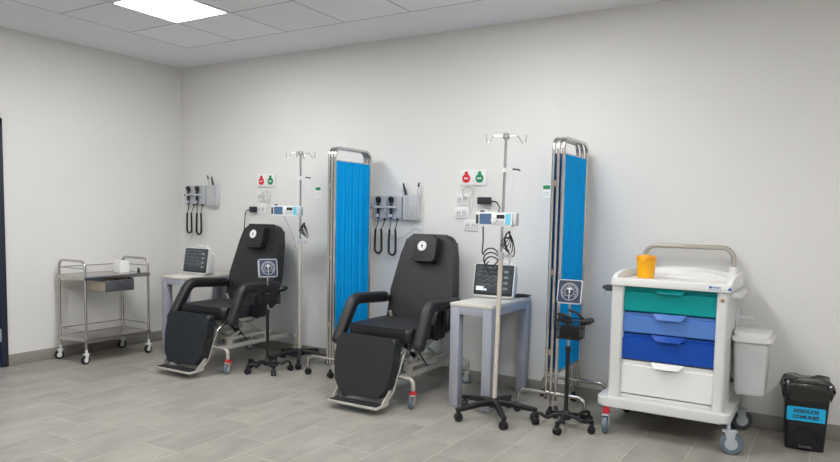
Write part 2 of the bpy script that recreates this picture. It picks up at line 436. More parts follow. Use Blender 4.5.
# ------------------------------------------------------------------ patient monitors
def monitor(patch=False):
    t = thing('patient_monitor', '', 'monitor', group='patient monitors on the side tables')
    M = T(0, 0, .012) @ RX(-9)
    bm = NB(); prism(bm, rrect(.335, .25, .018, cx=0, cy=.128), .035, M @ T(0, .035, 0) @ FRONT, bev=.006)
    prism(bm, rrect(.29, .21, .03, cx=0, cy=.115), .085, M @ T(0, .115, 0) @ FRONT, bev=.02)
    box(bm, -.12, .12, .02, .14, .0, .03, .004)
    obj('housing', bm, M_white, t)
    bm = NB(); prism(bm, rrect(.318, .232, .012, cx=0, cy=.130), .004, M @ FRONT, bev=.0015); bz = obj('bezel', bm, M_bezel, t)
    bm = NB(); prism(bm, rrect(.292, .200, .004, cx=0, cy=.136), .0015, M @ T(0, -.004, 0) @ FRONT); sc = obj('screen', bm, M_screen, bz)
    bm = NB(); rnd = random.Random(3)
    for r in range(5):
        y0 = .226-.032*r; pts = []
        for k in range(61):
            x = -.125+.2*k/60; ph = (k % (12+r*2))/(12+r*2)
            v = (.014*math.exp(-((ph-.3)/.05)**2)-.004*math.exp(-((ph-.4)/.05)**2)) if r < 2 else .008*math.sin(2*PI*ph)
            pts.append(M @ Vector((x, -.0062, y0+v-.006)))
        tube(bm, pts, .0009, 5)
    for k in range(4):
        for q in range(3): box(bm, .085+.012*q, .094+.012*q, -.0066, -.0058,   .060+.042*k, .078+.042*k, 0, 1, M)
    obj('trace', bm, M_trace, bz)
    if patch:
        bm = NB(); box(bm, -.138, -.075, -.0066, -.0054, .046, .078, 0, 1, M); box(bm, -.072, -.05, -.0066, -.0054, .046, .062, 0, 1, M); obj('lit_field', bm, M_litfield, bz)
    bm = NB(); tube(bm, fil([(-.08, .1, .245), (-.08, .1, .275), (.08, .1, .275), (.08, .1, .245)], .02), .008, 10); obj('carry_handle', bm, M_white, t)
    return t
m1 = monitor(); m1.location = (.775, -.50, .7525); m1['label'] = 'white patient monitor with dark screen on the table nearer the left wall'
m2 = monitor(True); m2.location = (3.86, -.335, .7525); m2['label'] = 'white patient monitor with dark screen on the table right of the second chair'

# ------------------------------------------------------------------ treatment chairs
def chair(dz=0.):
    t = thing('treatment_chair', '', 'chair', group='black reclining treatment chairs')
    # local origin: world (3.245, -.62)
    # backrest
    a = math.degrees(math.atan2(.20, .74)); MB_ = T(0, .19, .475+dz) @ RX(-a) @ FRONT
    oz = [(-.285, 0), (.285, 0), (.29, .30), (.245, .60), (.20, .77), (-.20, .77), (-.245, .60), (-.29, .30)]
    ol = round_poly(oz, [.05, .05, .12, .12, .1, .1, .12, .12])
    bm = NB(); prism(bm, ol, .105, MB_ @ T(0, 0, -.105), bev=.034, seg=5); bk = obj('backrest', bm, M_leather, t)
    bm = NB(); pts = [MB_ @ Vector((x*.985, .395+(y-.395)*.985, -.058)) for x, y in ol]; tube(bm, pts, .005, 6, closed=True); obj('piping', bm, M_leather, bk)
    bm = NB(); prism(bm, round_poly([(-.2, .1), (.2, .1), (.16, .7), (-.16, .7)], .03), .02, MB_ @ T(0, 0, -.125), bev=.004); obj('back_panel', bm, M_black, bk)
    # head pillow with strap over the top
    bm = NB(); prism(bm, rrect(.215, .205, .02, cx=.01, cy=.635), .07, MB_ @ T(.0, 0, .002), bev=.018, seg=4); hp = obj('head_pillow', bm, M_leather, t)
    bm = NB()
    sp = [(0, .715, .045), (0, .765, .012), (0, .779, -.05), (0, .765, -.112), (0, .69, -.118)]
    sweep(bm, [MB_ @ Vector((.035, p[1], p[2])) for p in sp], [(-.018, -.002), (.018, -.002), (.018, .002), (-.018, .002)], up=(1, 0, 0)); obj('strap', bm, M_black, hp)
    bm = NB(); lathe(bm, [(0, 0), (.040, 0), (.040, .002), (0, .002)], 28, MB_ @ T(-.01, .655, .0715)); lg = obj('badge', bm, M_paper, hp); lg['label'] = 'round white badge'
    bm = NB(); Mg = MB_ @ T(-.01, .655, .0736)
    prism(bm, rrect(.016, .011, .005, 3, 0, .006), .0006, Mg); prism(bm, rrect(.011, .018, .004, 3, .001, -.006), .0006, Mg); prism(bm, rrect(.022, .004, .0015, 2, 0, -.001), .0006, Mg)
    tube(bm, [Mg @ Vector((.031*math.cos(q*PI/18), .031*math.sin(q*PI/18), 0)) for q in range(36)], .0008, 4, closed=True)
    obj('emblem', bm, M_dark, hp)
    # seat cushion
    bm = NB(); prism(bm, round_poly([(-.272, -.33), (.272, -.33), (.272, .215), (-.272, .215)], .04), .105, T(0, 0, .452), bev=.034, seg=5); obj('seat', bm, M_leather, t)
    # leg rest
    ML = T(0, -.375, .512) @ RX(-158.5) @ T(0, 0, -.0)       # local +y runs down the pad, +z towards the viewer
    ML = Matrix(((1, 0, 0, 0), (0, -.20, -.9798, -.385), (0, -.9798, .20, .497), (0, 0, 0, 1)))
    ol = round_poly([(-.25, 0), (.25, 0), (.25, .2), (.225, .34), (.155, .43), (-.155, .43), (-.225, .34), (-.25, .2)], [.03, .03, .25, .14, .10, .10, .14, .25], 8)
    bm = NB(); prism(bm, ol, .085, ML, bev=.03, seg=5); obj('leg_rest', bm, M_leather2, t)
    # leg rest carrier tubes and footplate
    for s in (-1, 1):
        bm = NB(); tube(bm, fil([(s*.24, -.12, .425), (s*.27, -.30, .425), (s*.262, -.385, .39), (s*.232, -.46, .14), (s*.205, -.50, .075)], .06), .011, 10)
        obj('carrier_tube', bm, M_chrome, t)
    bm = NB(); box(bm, -.210, .222, -.648, -.535, .045, .062, .005); fp = obj('footplate', bm, M_chairmetal, t)
    obj('grip_mat', box(NB(), -.195, .205, -.636, -.545, .062, .066, .001), M_rubber, fp)
    for s in (-1, 1):
        bm = NB(); prism(bm, round_poly([(-.60, .05), (-.50, .05), (-.465, .15), (-.49, .15)], .012), .006, T(s*.212, 0, 0) @ Matrix(((0, 0, 1, 0), (1, 0, 0, 0), (0, 1, 0, 0), (0, 0, 0, 1)))); obj('footplate_bracket', bm, M_chairmetal, t)
    # arms
    for s in (-1, 1):
        x = s*.335
        path = fil([(x, .235, .70), (x, -.17, .722), (x, -.36 if s < 0 else -.30, .43 if s < 0 else .445)], .11, 8)
        n = len(path); ends = []
        P = [Vector(p) for p in path]
        first, last = (P[0]-P[1]).normalized(), (P[-1]-P[-2]).normalized()
        pts = [P[0]+first*.03, P[0]+first*.026, P[0]+first*.014] + P + [P[-1]+last*.014, P[-1]+last*.026, P[-1]+last*.03]
        sc = [.55, .8, .94] + [1]*n + [.94, .8, .55]
        bm = NB(); sweep(bm, pts, rrect(.082, .088, .03, 4), up=(1, 0, 0), scales=sc); ar = obj('armrest', bm, M_leather, t)
        bm = NB(); xi = x-s*.03
        if s > 0: tube(bm, fil([(xi, .12, .69), (xi, .10, .55), (xi-s*.03, .05, .43)], .05), .015, 10)
        box(bm, min(xi, s*.26), max(xi, s*.26), .20, .235, .67, .72, .006)
        if s > 0: prism(bm, round_poly([(-.03, .44), (.15, .44), (.17, .6), (.10, .69), (.02, .64)], .03), .02, T(s*.285-.01, 0, 0) @ Matrix(((0, 0, 1, 0), (1, 0, 0, 0), (0, 1, 0, 0), (0, 0, 0, 1))), bev=.004)
        obj('arm_support', bm, M_black, ar)
    # seat frame
    bm = NB()
    box(bm, -.25, .25, -.30, -.26, .42, .452, .004); box(bm, -.25, .25, .14, .18, .42, .452, .004)
    for s in (-1, 1): box(bm, s*.23-.02, s*.23+.02, -.30, .18, .42, .452, .004)
    box(bm, -.06, .06, -.2, .16, .36, .42, .004)
    obj('seat_frame', bm, M_chairmetal, t)
    # lower frame: front bar bent down to the casters, two rails, rear bar
    bm = NB(); tube(bm, fil([(-.30, -.31, .13), (-.30, -.31, .205), (.30, -.31, .205), (.30, -.31, .13)], .045), .016, 12)
    tube(bm, fil([(-.29, .55, .13), (-.29, .55, .205), (.29, .55, .205), (.29, .55, .13)], .045), .016, 12)
    for s in (-1, 1):
        box(bm, s*.2-.017, s*.2+.017, -.31, .55, .188, .222, .004); box(bm, s*.2-.017, s*.2+.017, -.24, .30, .262, .29, .004)
    for y in (-.2, .25):
        for s in (-1, 1): box(bm, s*.2-.012, s*.2+.012, y-.03, y+.03, .222, .262)
    obj('base_frame', bm, M_chairmetal, t)
    for s in (-1, 1):
        bm = NB()
        tube(bm, [(s*.2, -.20, .27), (s*.2, .16, .44)], .013, 8); obj('lift_strut', bm, M_chairmetal, t)
        bm = NB(); tube(bm, [(s*.17, .26, .27), (s*.17, -.05, .44)], .013, 8); tube(bm, [(s*.2, .30, .27), (s*.22, .16, .60)], .011, 8); obj('lift_strut', bm, M_chairmetal, t)
    bm = NB(); tube(bm, [(.12, -.16, .41), (.17, .0, .26)], .010, 8, scales=None); tube(bm, [(.145, -.08, .335), (.17, .0, .26)], .017, 10); obj('gas_spring', bm, M_black, t)
    bm = NB(); tube(bm, fil([(.2, -.10, .40), (.24, -.16, .39), (.262, -.10, .30), (.262, -.06, .26)], .03), .006, 8); obj('release_lever', bm, M_black, t)
    for s in (-1, 1):
        caster(t, s*.30, -.31, .042, .026, 100 if s > 0 else 80, .15, M_chairmetal, M_wheel, M_wheelgrey, lock=M_red)
        caster(t, s*.29, .55, .045, .026, 30, .15, M_chairmetal, M_wheel, M_wheelgrey)
    return t
c1 = chair(.04); c1.location = (1.418, -.645, 0); c1['label'] = 'black padded reclining treatment chair nearer the left wall'
c2 = chair(); c2.location = (3.24, -.615, 0); c2['label'] = 'black padded reclining treatment chair between the first blue screen and the second table'

# ------------------------------------------------------------------ folding screens
def curtain_bm(x, y0, y1, z0, z1, seed):
    rnd = random.Random(seed); bm = NB(); n, rows = 72, 14
    ph = [rnd.uniform(0, 6.28) for _ in range(4)]
    def off(f, g):
        e = min(1, min(f, 1-f)*12)
        a = .0035*math.sin(f*34+ph[0]+.4*math.sin(g*3+ph[3]))+.0025*math.sin(f*61+ph[1])+.002*math.sin(f*17+ph[2]+g*.9)
        return a*e*(.55+.45*math.sin(PI*g))
    R_ = []
    for k in range(rows+1):
        g = k/rows; z = z0+(z1-z0)*g; ring = []
        for j in range(n+1): f = j/n; ring.append(bm.verts.new((x+off(f, g)+.0015, y0+(y1-y0)*f, z)))
        for j in range(n, -1, -1): f = j/n; ring.append(bm.verts.new((x+off(f, g)-.0015, y0+(y1-y0)*f, z)))
        R_.append(ring)
    m = len(R_[0])
    for A, B in zip(R_, R_[1:]):
        for j in range(m): bm.faces.new((A[j], A[(j+1) % m], B[(j+1) % m], B[j]))
    for ring in (R_[0], R_[-1]):
        for j in range(n): bm.faces.new((ring[j], ring[j+1], ring[2*n-j], ring[2*n+1-j]))
    return bm
def screen(gap):
    t = thing('folding_screen', '', 'screen', group='blue folding screens')
    # local origin: middle of the folded panels; near end y=-.245, far end y=+.245
    for k, x in enumerate((-gap, 0, gap)):
        yn, yf = -.235, .258
        bm = NB(); path = fil([(x, yn, .12), (x, yn, 1.905), (x, yf, 1.905), (x, yf, .12)], .075, 8)
        tube(bm, path, .0125, 12); tube(bm, [(x, yn, .31), (x, yf, .31)], .009, 10); tube(bm, [(x, yn, 1.80), (x, yf, 1.80)], .005, 8)
        obj('panel_frame', bm, M_chrome, t)
        obj('curtain', curtain_bm(x, yn+.0135, yf-.0135, .325, 1.805, k), M_blue, t)
    for z in (.45, 1.0, 1.6):
        bm = NB(); tube(bm, [(-gap/2, -.237, z-.02), (-gap/2, -.237, z+.02)], .012, 8); tube(bm, [(gap/2, .237, z-.02), (gap/2, .237, z+.02)], .012, 8); obj('hinge', bm, M_steel, t)
    for y in (-.235, .258):
        bm = NB(); tube(bm, fil([(-.24, y, .06), (-.24, y, .165), (.24, y, .165), (.24, y, .06)], .07, 8), .014, 12); obj('base_hoop', bm, M_chrome, t)
        for s in (-1, 1): caster(t, s*.24, y, .026, .03, 40+30*s, .075, M_black, M_rubber, None, twin=True)
    for x, y in ((0, -.235), (.0, .258)):
        bm = NB(); tube(bm, [(x, y+(.0), .07), (x, y, .13)], .010, 8); obj('foot_post', bm, M_chrome, t)
        caster(t, x, y, .026, .03, 70, .075, M_black, M_rubber, None, twin=True)
    return t
s1 = screen(.029); s1.location = (2.51, -.335, 0); s1['label'] = 'folded blue cloth screen left of the second treatment chair'
s2 = screen(.035); s2.location = (4.427, -.325, 0); s2['label'] = 'folded blue cloth screen left of the drawer cart'

# ------------------------------------------------------------------ IV stands
def iv_stand():
    t = thing('iv_stand', '', 'stand', group='wheeled drip stands')
    bm = NB(); lathe(bm, [(0, .075), (.04, .075), (.045, .085), (.04, .115), (.022, .135), (0, .135)], 18); obj('base_hub', bm, M_black, t)
    for k in range(5):
        a = 16+72*k; bm = NB()
        sec = [(-.010, -.017), (.010, -.017), (.013, .0), (.010, .017), (-.010, .017)]
        sweep(bm, [RZ(a) @ Vector(p) for p in ((.02, 0, .105), (.12, 0, .10), (.24, 0, .082), (.292, 0, .076))], rrect(.038, .040, .010, 3), up=(0, 0, 1), scales=[1.15, 1, .85, .7])
        obj('leg', bm, M_black, t)
        p = RZ(a) @ Vector((.275, 0, 0)); caster(t, p.x, p.y, .027, .034, a+60+37*k, .075, M_black, M_rubber, None, twin=True)
    bm = NB(); lathe(bm, [(0, .12), (.0155, .12), (.0155, 1.10), (.0, 1.10)], 16); obj('lower_pole', bm, M_beige, t)
    bm = NB(); lathe(bm, [(0, 1.08), (.019, 1.085), (.021, 1.10), (.021, 1.125), (.012, 1.135), (0, 1.135)], 16); tube(bm, [(.015, 0, 1.11), (.045, 0, 1.11)], .006, 8); lathe(bm, [(0, 0), (.014, 0), (.014, .012), (0, .012)], 12, T(.045, 0, 1.11) @ RY(90)); obj('height_clamp', bm, M_greyplastic, t)
    bm = NB(); lathe(bm, [(0, 1.1), (.0095, 1.1), (.0095, 1.90), (0, 1.90)], 14); obj('upper_pole', bm, M_chrome, t)
    bm = NB(); lathe(bm, [(0, 1.882), (.016, 1.882), (.024, 1.890), (.024, 1.912), (.016, 1.919), (0, 1.919)], 18); obj('hook_boss', bm, M_steel, t)
    for k in range(4):
        bm = NB(); a = 20+90*k
        tube(bm, [RZ(a) @ Vector(p) for p in fil([(.015, 0, 1.902), (.08, 0, 1.904), (.108, 0, 1.86), (.126, 0, 1.86), (.134, 0, 1.912)], .02)], .0038, 8); obj('hook', bm, M_chrome, t)
    # tube holder clip
    bm = NB(); lathe(bm, [(0, 1.665), (.016, 1.665), (.016, 1.695), (0, 1.695)], 14); tube(bm, [(.01, 0, 1.68), (.055, 0, 1.683)], .005, 8)
    cl_ = obj('tubing_clip', bm, M_white, t)
    bm = NB(); tube(bm, [(.055+.022*math.cos(q*PI/8+PI)+.022, .014*math.sin(q*PI/8), 1.684) for q in range(16)], .004, 6, closed=True); tube(bm, [(.06, 0, 1.69), (.11, 0, 1.675)], .004, 6); obj('clip_ring', bm, M_dark, cl_)
    bm = NB(); tube(bm, [(.058+.01*math.sin(q*.5), -.01-.002*q, 1.68-.024*q) for q in range(8)] + [(.075+.012*q, -.024, 1.49-.014*q) for q in range(4)], .0022, 6); obj('drip_tube', bm, M_tube, t)
    return t
iv1 = iv_stand(); iv1.location = (1.915, -.275, 0); iv1.rotation_euler = (0, 0, math.radians(5)); iv1['label'] = 'drip stand with four hooks beside the chair nearer the left wall'
iv2 = dup(iv1, (4.108, -.785, 0), 0, 'drip stand with four hooks in front of the second side table')
iv2.rotation_euler = (0, math.radians(1.0), math.radians(4))

# ------------------------------------------------------------------ infusion pumps clamped to the stands
def pump():
    t = thing('infusion_pump', '', 'pump', group='infusion pumps on the drip stands')
    bm = NB(); prism(bm, rrect(.25, .092, .01), .08, T(0, .0, 0) @ FRONT, bev=.005); obj('casing', bm, M_white, t)
    y = -.080
    def pan(name, x0, x1, z0, z1, m, d=.002, r=.003):
        b_ = NB(); prism(b_, rrect(x1-x0, z1-z0, r, 3, (x0+x1)/2, (z0+z1)/2), d, T(0, y, 0) @ FRONT); return obj(name, b_, m, t)
    pan('latch', -.122, -.106, -.03, .03, M_dark, .006)
    pan('display', -.098, -.016, -.032, .036, M_lcd)
    pan('keypad', .080, .115, -.034, .036, M_lightblue)
    pan('indicator_strip', .020, .074, .004, .03, M_bezel)
    pan('key_row', .020, .074, -.03, -.004, M_greyplastic, .004)
    bm = NB(); lathe(bm, [(0, 0), (.022, 0), (.020, .012), (0, .013)], 20, T(.004, y, -.005) @ FRONT); obj('jog_dial', bm, M_offwhite, t)
    bm = NB(); box(bm, .125, .150, -.070, -.01, -.04, .042, .006); obj('power_unit', bm, M_greyplastic, t)
    bm = NB(); box(bm, -.105, -.08, -.06, -.035, .046, .058, .003); obj('bubble_sensor', bm, M_dark, t)
    return t
p1 = pump(); p1.location = (1.83, -.345, 1.385); p1.rotation_euler[2] = math.radians(20); p1['label'] = 'white infusion pump clamped on the stand beside the chair nearer the left wall'
p2 = dup(p1, (4.115, -.825, 1.352), 6, 'white infusion pump clamped on the stand in front of the second side table')
def pump_clamp(x0, y0, z, x1, y1, root):
    pass

# ------------------------------------------------------------------ blood pressure gauges on wheeled stands
def bp_stand():
    t = thing('blood_pressure_stand', '', 'blood pressure gauge', group='wheeled blood pressure gauges')
    bm = NB(); lathe(bm, [(0, .055), (.035, .055), (.038, .07), (.03, .09), (.018, .11), (0, .11)], 16); obj('base_hub', bm, M_black, t)
    for k in range(5):
        a = 55.6+72*k; bm = NB()
        pts = [RZ(a) @ Vector(p) for p in fil([(.02, 0, .085), (.085, .0, .075), (.12, .02, .055), (.165, .012, .085), (.198, 0, .075)], .03, 5)]
        sweep(bm, pts, rrect(.02, .03, .008, 3), up=(0, 0, 1)); obj('leg', bm, M_black, t)
        p = RZ(a) @ Vector((.195, 0, 0)); caster(t, p.x, p.y, .025, .032, a+20+47*k, .07, M_black, M_rubber, None, twin=True)
    bm = NB(); lathe(bm, [(0, .08), (.0135, .08), (.0135, .50), (.018, .505), (.018, .53), (.012, .54), (0, .54)], 14); obj('lower_pole', bm, M_black, t)
    bm = NB(); lathe(bm, [(0, .5), (.008, .5), (.008, .83), (0, .83)], 12); obj('upper_pole', bm, M_chrome, t)
    # wire basket
    bm = NB(); bx0, bx1, by0, by1, z0, z1 = -.068, .090, -.075, .045, .595, .715
    for z in (z0, (z0+z1)/2, z1): tube(bm, [(bx0, by0, z), (bx1, by0, z), (bx1, by1, z), (bx0, by1, z)], .0025 if z < z1 else .0038, 6, closed=True)
    for i in range(11):
        x = bx0+(bx1-bx0)*i/10; tube(bm, [(x, by0, z1), (x, by0, z0), (x, by1, z0), (x, by1, z1)], .002, 5)
    for i in range(1, 7):
        y = by0+(by1-by0)*i/7; tube(bm, [(bx0, y, z1), (bx0, y, z0), (bx1, y, z0), (bx1, y, z1)], .002, 5)
    obj('basket', bm, M_blackwire, t)
    # cuff stuffed in the basket
    bm = NB(); prism(bm, rrect(.12, .08, .025, cx=.004, cy=0), .07, T(.010, -.028, .603), bev=.015); obj('cuff', bm, M_rubber, t)
    # coiled hose
    bm = NB(); tube(bm, [(-.05+.028*math.cos(q*.7)+.0035*q*.4, -.05-.012*math.sin(q*.35), .735+.024*math.sin(q*.7)-.0005*q) for q in range(46)], .006, 7); obj('coiled_hose', bm, M_blackwire, t)
    # squeeze bulb on its bracket
    bm = NB(); tube(bm, fil([(.0, -.015, .775), (.05, -.025, .765), (.10, -.02, .725)], .03), .009, 8)
    lathe(bm, [(0, -.05), (.012, -.048), (.02, -.02), (.022, .01), (.016, .035), (.008, .045), (0, .046)], 14, T(.125, -.02, .712) @ RY(72)); obj('squeeze_bulb', bm, M_black, t)
    # square dial
    MG = T(0, -.012, .895) @ RX(-12) @ FRONT
    bm = NB(); prism(bm, rrect(.160, .156, .014), .034, MG @ T(0, 0, -.03), bev=.006); g = obj('gauge_case', bm, M_greyplastic, t)
    bm = NB(); prism(bm, rrect(.147, .143, .010), .0015, MG @ T(0, 0, .004)); obj('gauge_face', bm, M_gauge, g)
    bm = NB(); MT = MG @ T(0, 0, .0056)
    for k in range(27):
        a = -225+270*k/26; L_ = .012 if k % 3 == 0 else .006
        box(bm, .050-L_, .050, -.0012, .0012, 0, .0006, 0, 1, MT @ RZ(-a-0))
    tube(bm, [MT @ Vector((.056*math.cos(q*PI/24), .056*math.sin(q*PI/24), 0)) for q in range(48)], .0012, 4, closed=True)
    tube(bm, [MT @ Vector((.030*math.cos(q*PI/18), .030*math.sin(q*PI/18), 0)) for q in range(36)], .0010, 4, closed=True)
    obj('scale_marks', bm, M_paper, g)
    bm = NB(); box(bm, -.002, .002, -.05, .035, 0, .001, 0, 1, MT); box(bm, -.016, .016, .012, .022, 0, .001, 0, 1, MT); lathe(bm, [(0, 0), (.006, 0), (.005, .004), (0, .004)], 14, MT); obj('needle', bm, M_white, g)
    return t
b1 = bp_stand(); b1.location = (1.912, -.685, 0); b1.rotation_euler[2] = math.radians(57); b1['label'] = 'square-dial blood pressure gauge on a black wheeled stand by the chair nearer the left wall'
b2 = dup(b1, (4.592, -.712, 0), 2, 'square-dial blood pressure gauge on a black wheeled stand before the right blue screen')

# ------------------------------------------------------------------ drawer cart
def cart():
    t = thing('drawer_cart', 'white wheeled medical cart with teal, blue and white drawers against the back wall', 'cart', (5.19, -.38, 0))
    # local: x -.405..+.38, y front -.32
    bm = NB(); prism(bm, rrect(.79, .645, .05, cx=-.0125, cy=0), .058, T(0, 0, .178), bev=.012); obj('base', bm, M_offwhite, t)
    # carcass
    bm = NB()
    prism(bm, rrect(.075, .58, .016, cx=-.305, cy=.0), .72, T(0, 0, .236)); prism(bm, rrect(.062, .58, .016, cx=.306, cy=0), .72, T(0, 0, .236))
    box(bm, -.30, .31, -.20, .285, .236, .955); box(bm, -.27, .29, -.268, -.19, .236, .262, .002)
    obj('carcass', bm, M_offwhite, t)
    rows = [(.795, .950, M_teal, 'teal drawer'), (.660, .789, M_sky, 'light blue drawer'), (.490, .654, M_navy, 'dark blue drawer'), (.268, .483, M_white, 'white drawer')]
    for z0, z1, m, lb in rows:
        bm = NB(); x0, x1 = -.266, .274
        prof = [(-.20, z0), (-.262, z0), (-.268, z0+.006), (-.268, z1-.034), (-.252, z1-.028), (-.252, z1-.003), (-.20, z1)]
        t_ = bmesh.new(); A = [t_.verts.new((x0, p[0], p[1])) for p in prof]; B = [t_.verts.new((x1, p[0], p[1])) for p in prof]
        t_.faces.new(A); t_.faces.new(B[::-1])
        for i in range(len(prof)): j = (i+1) % len(prof); t_.faces.new((A[i], B[i], B[j], A[j]))
        merge(bm, t_); d = obj('drawer', bm, m, t); d['label'] = lb
        bm = NB(); hx = .01
        prism(bm, round_poly([(-.105, .004), (.105, .004), (.068, -.040), (-.068, -.040)], .006, 3), .006, T(hx, -.266, z1-.004) @ RX(-38) @ FRONT, bev=.002)
        obj('drawer_handle', bm, m, d)
    # moulded top tray with raised cheeks and arched back
    bm = NB(); box(bm, -.340, .350, -.290, .285, .955, .985, .008, 3); tray = obj('top_tray', bm, M_white, t)
    bm = NB(); box(bm, -.342, .352, -.308, -.286, .952, 1.002, .007, 3); obj('front_lip', bm, M_white, tray)
    side = Matrix(((0, 0, 1, 0), (1, 0, 0, 0), (0, 1, 0, 0), (0, 0, 0, 1)))
    for x in (-.342, .327):
        bm = NB(); prism(bm, round_poly([(-.306, .955), (.28, .955), (.28, 1.035), (-.12, 1.035), (-.24, 1.022), (-.306, .992)], [.004, .004, .03, .08, .05, .02]), .027, T(x, 0, 0) @ side, bev=.008); obj('side_cheek', bm, M_white, tray)
    bm = NB(); ar = [(-.335, .96), (.345, .96)] + [(.345-.68*k/20, 1.020+.035*math.sin(PI*k/20)) for k in range(21)]
    prism(bm, ar, .022, T(0, .285, 0) @ FRONT, bev=.006); obj('back_rim', bm, M_white, tray)
    # shallow inner arch of the moulding
    bm = NB(); ar = [(-.12, .984), (.32, .984)] + [(.32-.44*k/16, .986+.050*math.sin(PI*k/16)) for k in range(17)]
    prism(bm, ar, .10, T(0, .262, 0) @ FRONT, bev=.012); obj('moulded_riser', bm, M_white, tray)
    # push handle
    bm = NB(); tube(bm, fil([(-.280, .300, .80), (-.280, .300, 1.192), (.288, .300, 1.192), (.288, .300, .80)], .075, 8), .0165, 14); hd = obj('push_handle', bm, M_handle, t)
    for x in (-.280, .288):
        bm = NB(); lathe(bm, [(0, 1.0), (.024, 1.0), (.024, 1.06), (.019, 1.07), (0, 1.07)], 16, T(x, .300, 0)); obj('handle_collar', bm, M_white, hd)
    # side grip on the left, slotted ledge on the right
    bm = NB(); tube(bm, fil([(-.34, -.20, .925), (-.42, -.20, .925), (-.42, -.12, .925)], .02), .013, 10); box(bm, -.405, -.345, -.225, -.175, .905, .945, .008); obj('side_grip', bm, M_dark, t)
    bm = NB(); tube(bm, [(-.41, -.2, .905), (-.412, -.2, .86)], .004, 6); obj('lock_key', bm, M_greyplastic, t)
    bm = NB(); prism(bm, round_poly([(.335, -.20), (.375, -.20), (.395, -.15), (.395, .14), (.335, .14)], .02), .028, T(0, 0, .915), bev=.008); obj('side_ledge', bm, M_white, t)
    bm = NB(); box(bm, .337, .347, .13, .21, .62, .82, .003); box(bm, .34, .44, .155, .185, .745, .775, .004); obj('side_bracket', bm, M_greyplastic, t)
    bm = NB(); lathe(bm, [(0, 0), (.011, 0), (.011, .004), (.004, .006), (0, .006)], 16, T(.308, -.29, .905) @ FRONT); obj('lock', bm, M_brass, t)
    # printed maker's mark on the lip
    bm = NB(); box(bm, .232, .248, -.3092, -.3078, .974, .986); 
    for k in range(5): box(bm, .252+.009*k, .258+.009*k, -.3092, -.3078, .976, .984)
    for k in range(6): box(bm, .232+.012*k, .240+.012*k, -.3092, -.3078, .965, .969)
    bm2 = [(.332, .966), (.358, .966), (.345, .988)]; prism(bm, bm2, .0012, T(0, -.308, 0) @ FRONT); obj('printed_mark', bm, M_bluemark, t)
    for x, y, a, lk in ((-.345, -.29, 97, M_red), (.375, -.285, 188, None), (.372, .275, 200, None), (-.345, .275, 80, None)):
        if lk:
            caster(t, x, y, .055, .03, a, .18, M_wheelgrey, M_wheel, M_wheelgrey, lock=lk, lockh=.05)
        else:
            caster(t, x, y, .065, .032, a, .18, M_wheelgrey, M_wheel if y < 0 else M_dark, M_wheelgrey)
    return t
cart()
# sharps container on the cart
sh = thing('sharps_container', 'round yellow plastic sharps container on the cart top', 'container', (4.985, -.37, .9855))
bm = NB(); lathe(bm, [(0, 0), (.050, 0), (.054, .004), (.060, .115), (0, .115)], 28); obj('tub', bm, M_yellow, sh)
bm = NB(); lathe(bm, [(0, .115), (.062, .115), (.063, .121), (.063, .137), (.058, .147), (.030, .147), (.026, .153), (0, .153)], 28); lid = obj('lid', bm, M_orange, sh)
bm = NB(); box(bm, -.02, .02, -.071, -.059, .110, .140, .003); obj('lid_tab', bm, M_yellow, lid)
# waste bin hung on the right side of the cart
sb = thing('side_bin', 'light grey lidded bin hung on the right side of the cart', 'bin', (5.640, -.33, .305))
bm = NB()
t_ = bmesh.new(); lo = rrect(.165, .19, .025, 4); hi = rrect(.195, .235, .025, 4)
A = [t_.verts.new((x, y, 0)) for x, y in lo]; B = [t_.verts.new((x, y, .345)) for x, y in hi]; n = len(A)
f0 = t_.faces.new(A[::-1]); f1 = t_.faces.new(B)
for i in range(n): t_.faces.new((A[i], A[(i+1) % n], B[(i+1) % n], B[i]))
bmesh.ops.bevel(t_, geom=list(f0.edges), offset=.012, segments=3, affect='EDGES')
merge(bm, t_); obj('body', bm, M_greyplastic, sb)
bm = NB(); prism(bm, rrect(.225, .265, .028), .028, T(.003, 0, .335), bev=.006); prism(bm, rrect(.205, .24, .028), .03, T(.002, 0, .362), bev=.010); lid = obj('lid', bm, M_white, sb)
bm = NB(); box(bm, -.095, .085, .105, .128, .385, .40, .004); obj('lid_hinge', bm, M_greyplastic, lid)
bm = NB(); box(bm, -.106, -.083, -.05, .05, .24, .32, .003); obj('hanger', bm, M_greyplastic, sb)
bm = NB(); lathe(bm, [(0, 0), (.011, 0), (.011, .02), (0, .02)], 12, T(-.098, -.06, .08) @ FRONT); obj('hanger_knob', bm, M_black, sb)

# ------------------------------------------------------------------ black pedal bin
pb = thing('pedal_bin', 'black pedal bin with blue sticker and black bag on the floor at far right', 'bin', (5.942, -.235, 0), 6)
t_ = bmesh.new(); lo = rrect(.205, .19, .022, 4); hi = rrect(.240, .215, .026, 4)
A = [t_.verts.new((x, y, 0)) for x, y in lo]; B = [t_.verts.new((x, y, .375)) for x, y in hi]; n = len(A)
t_.faces.new(A[::-1]); t_.faces.new(B)
for i in range(n): t_.faces.new((A[i], A[(i+1) % n], B[(i+1) % n], B[i]))
bm = NB(); merge(bm, t_); body = obj('body', bm, M_black, pb)
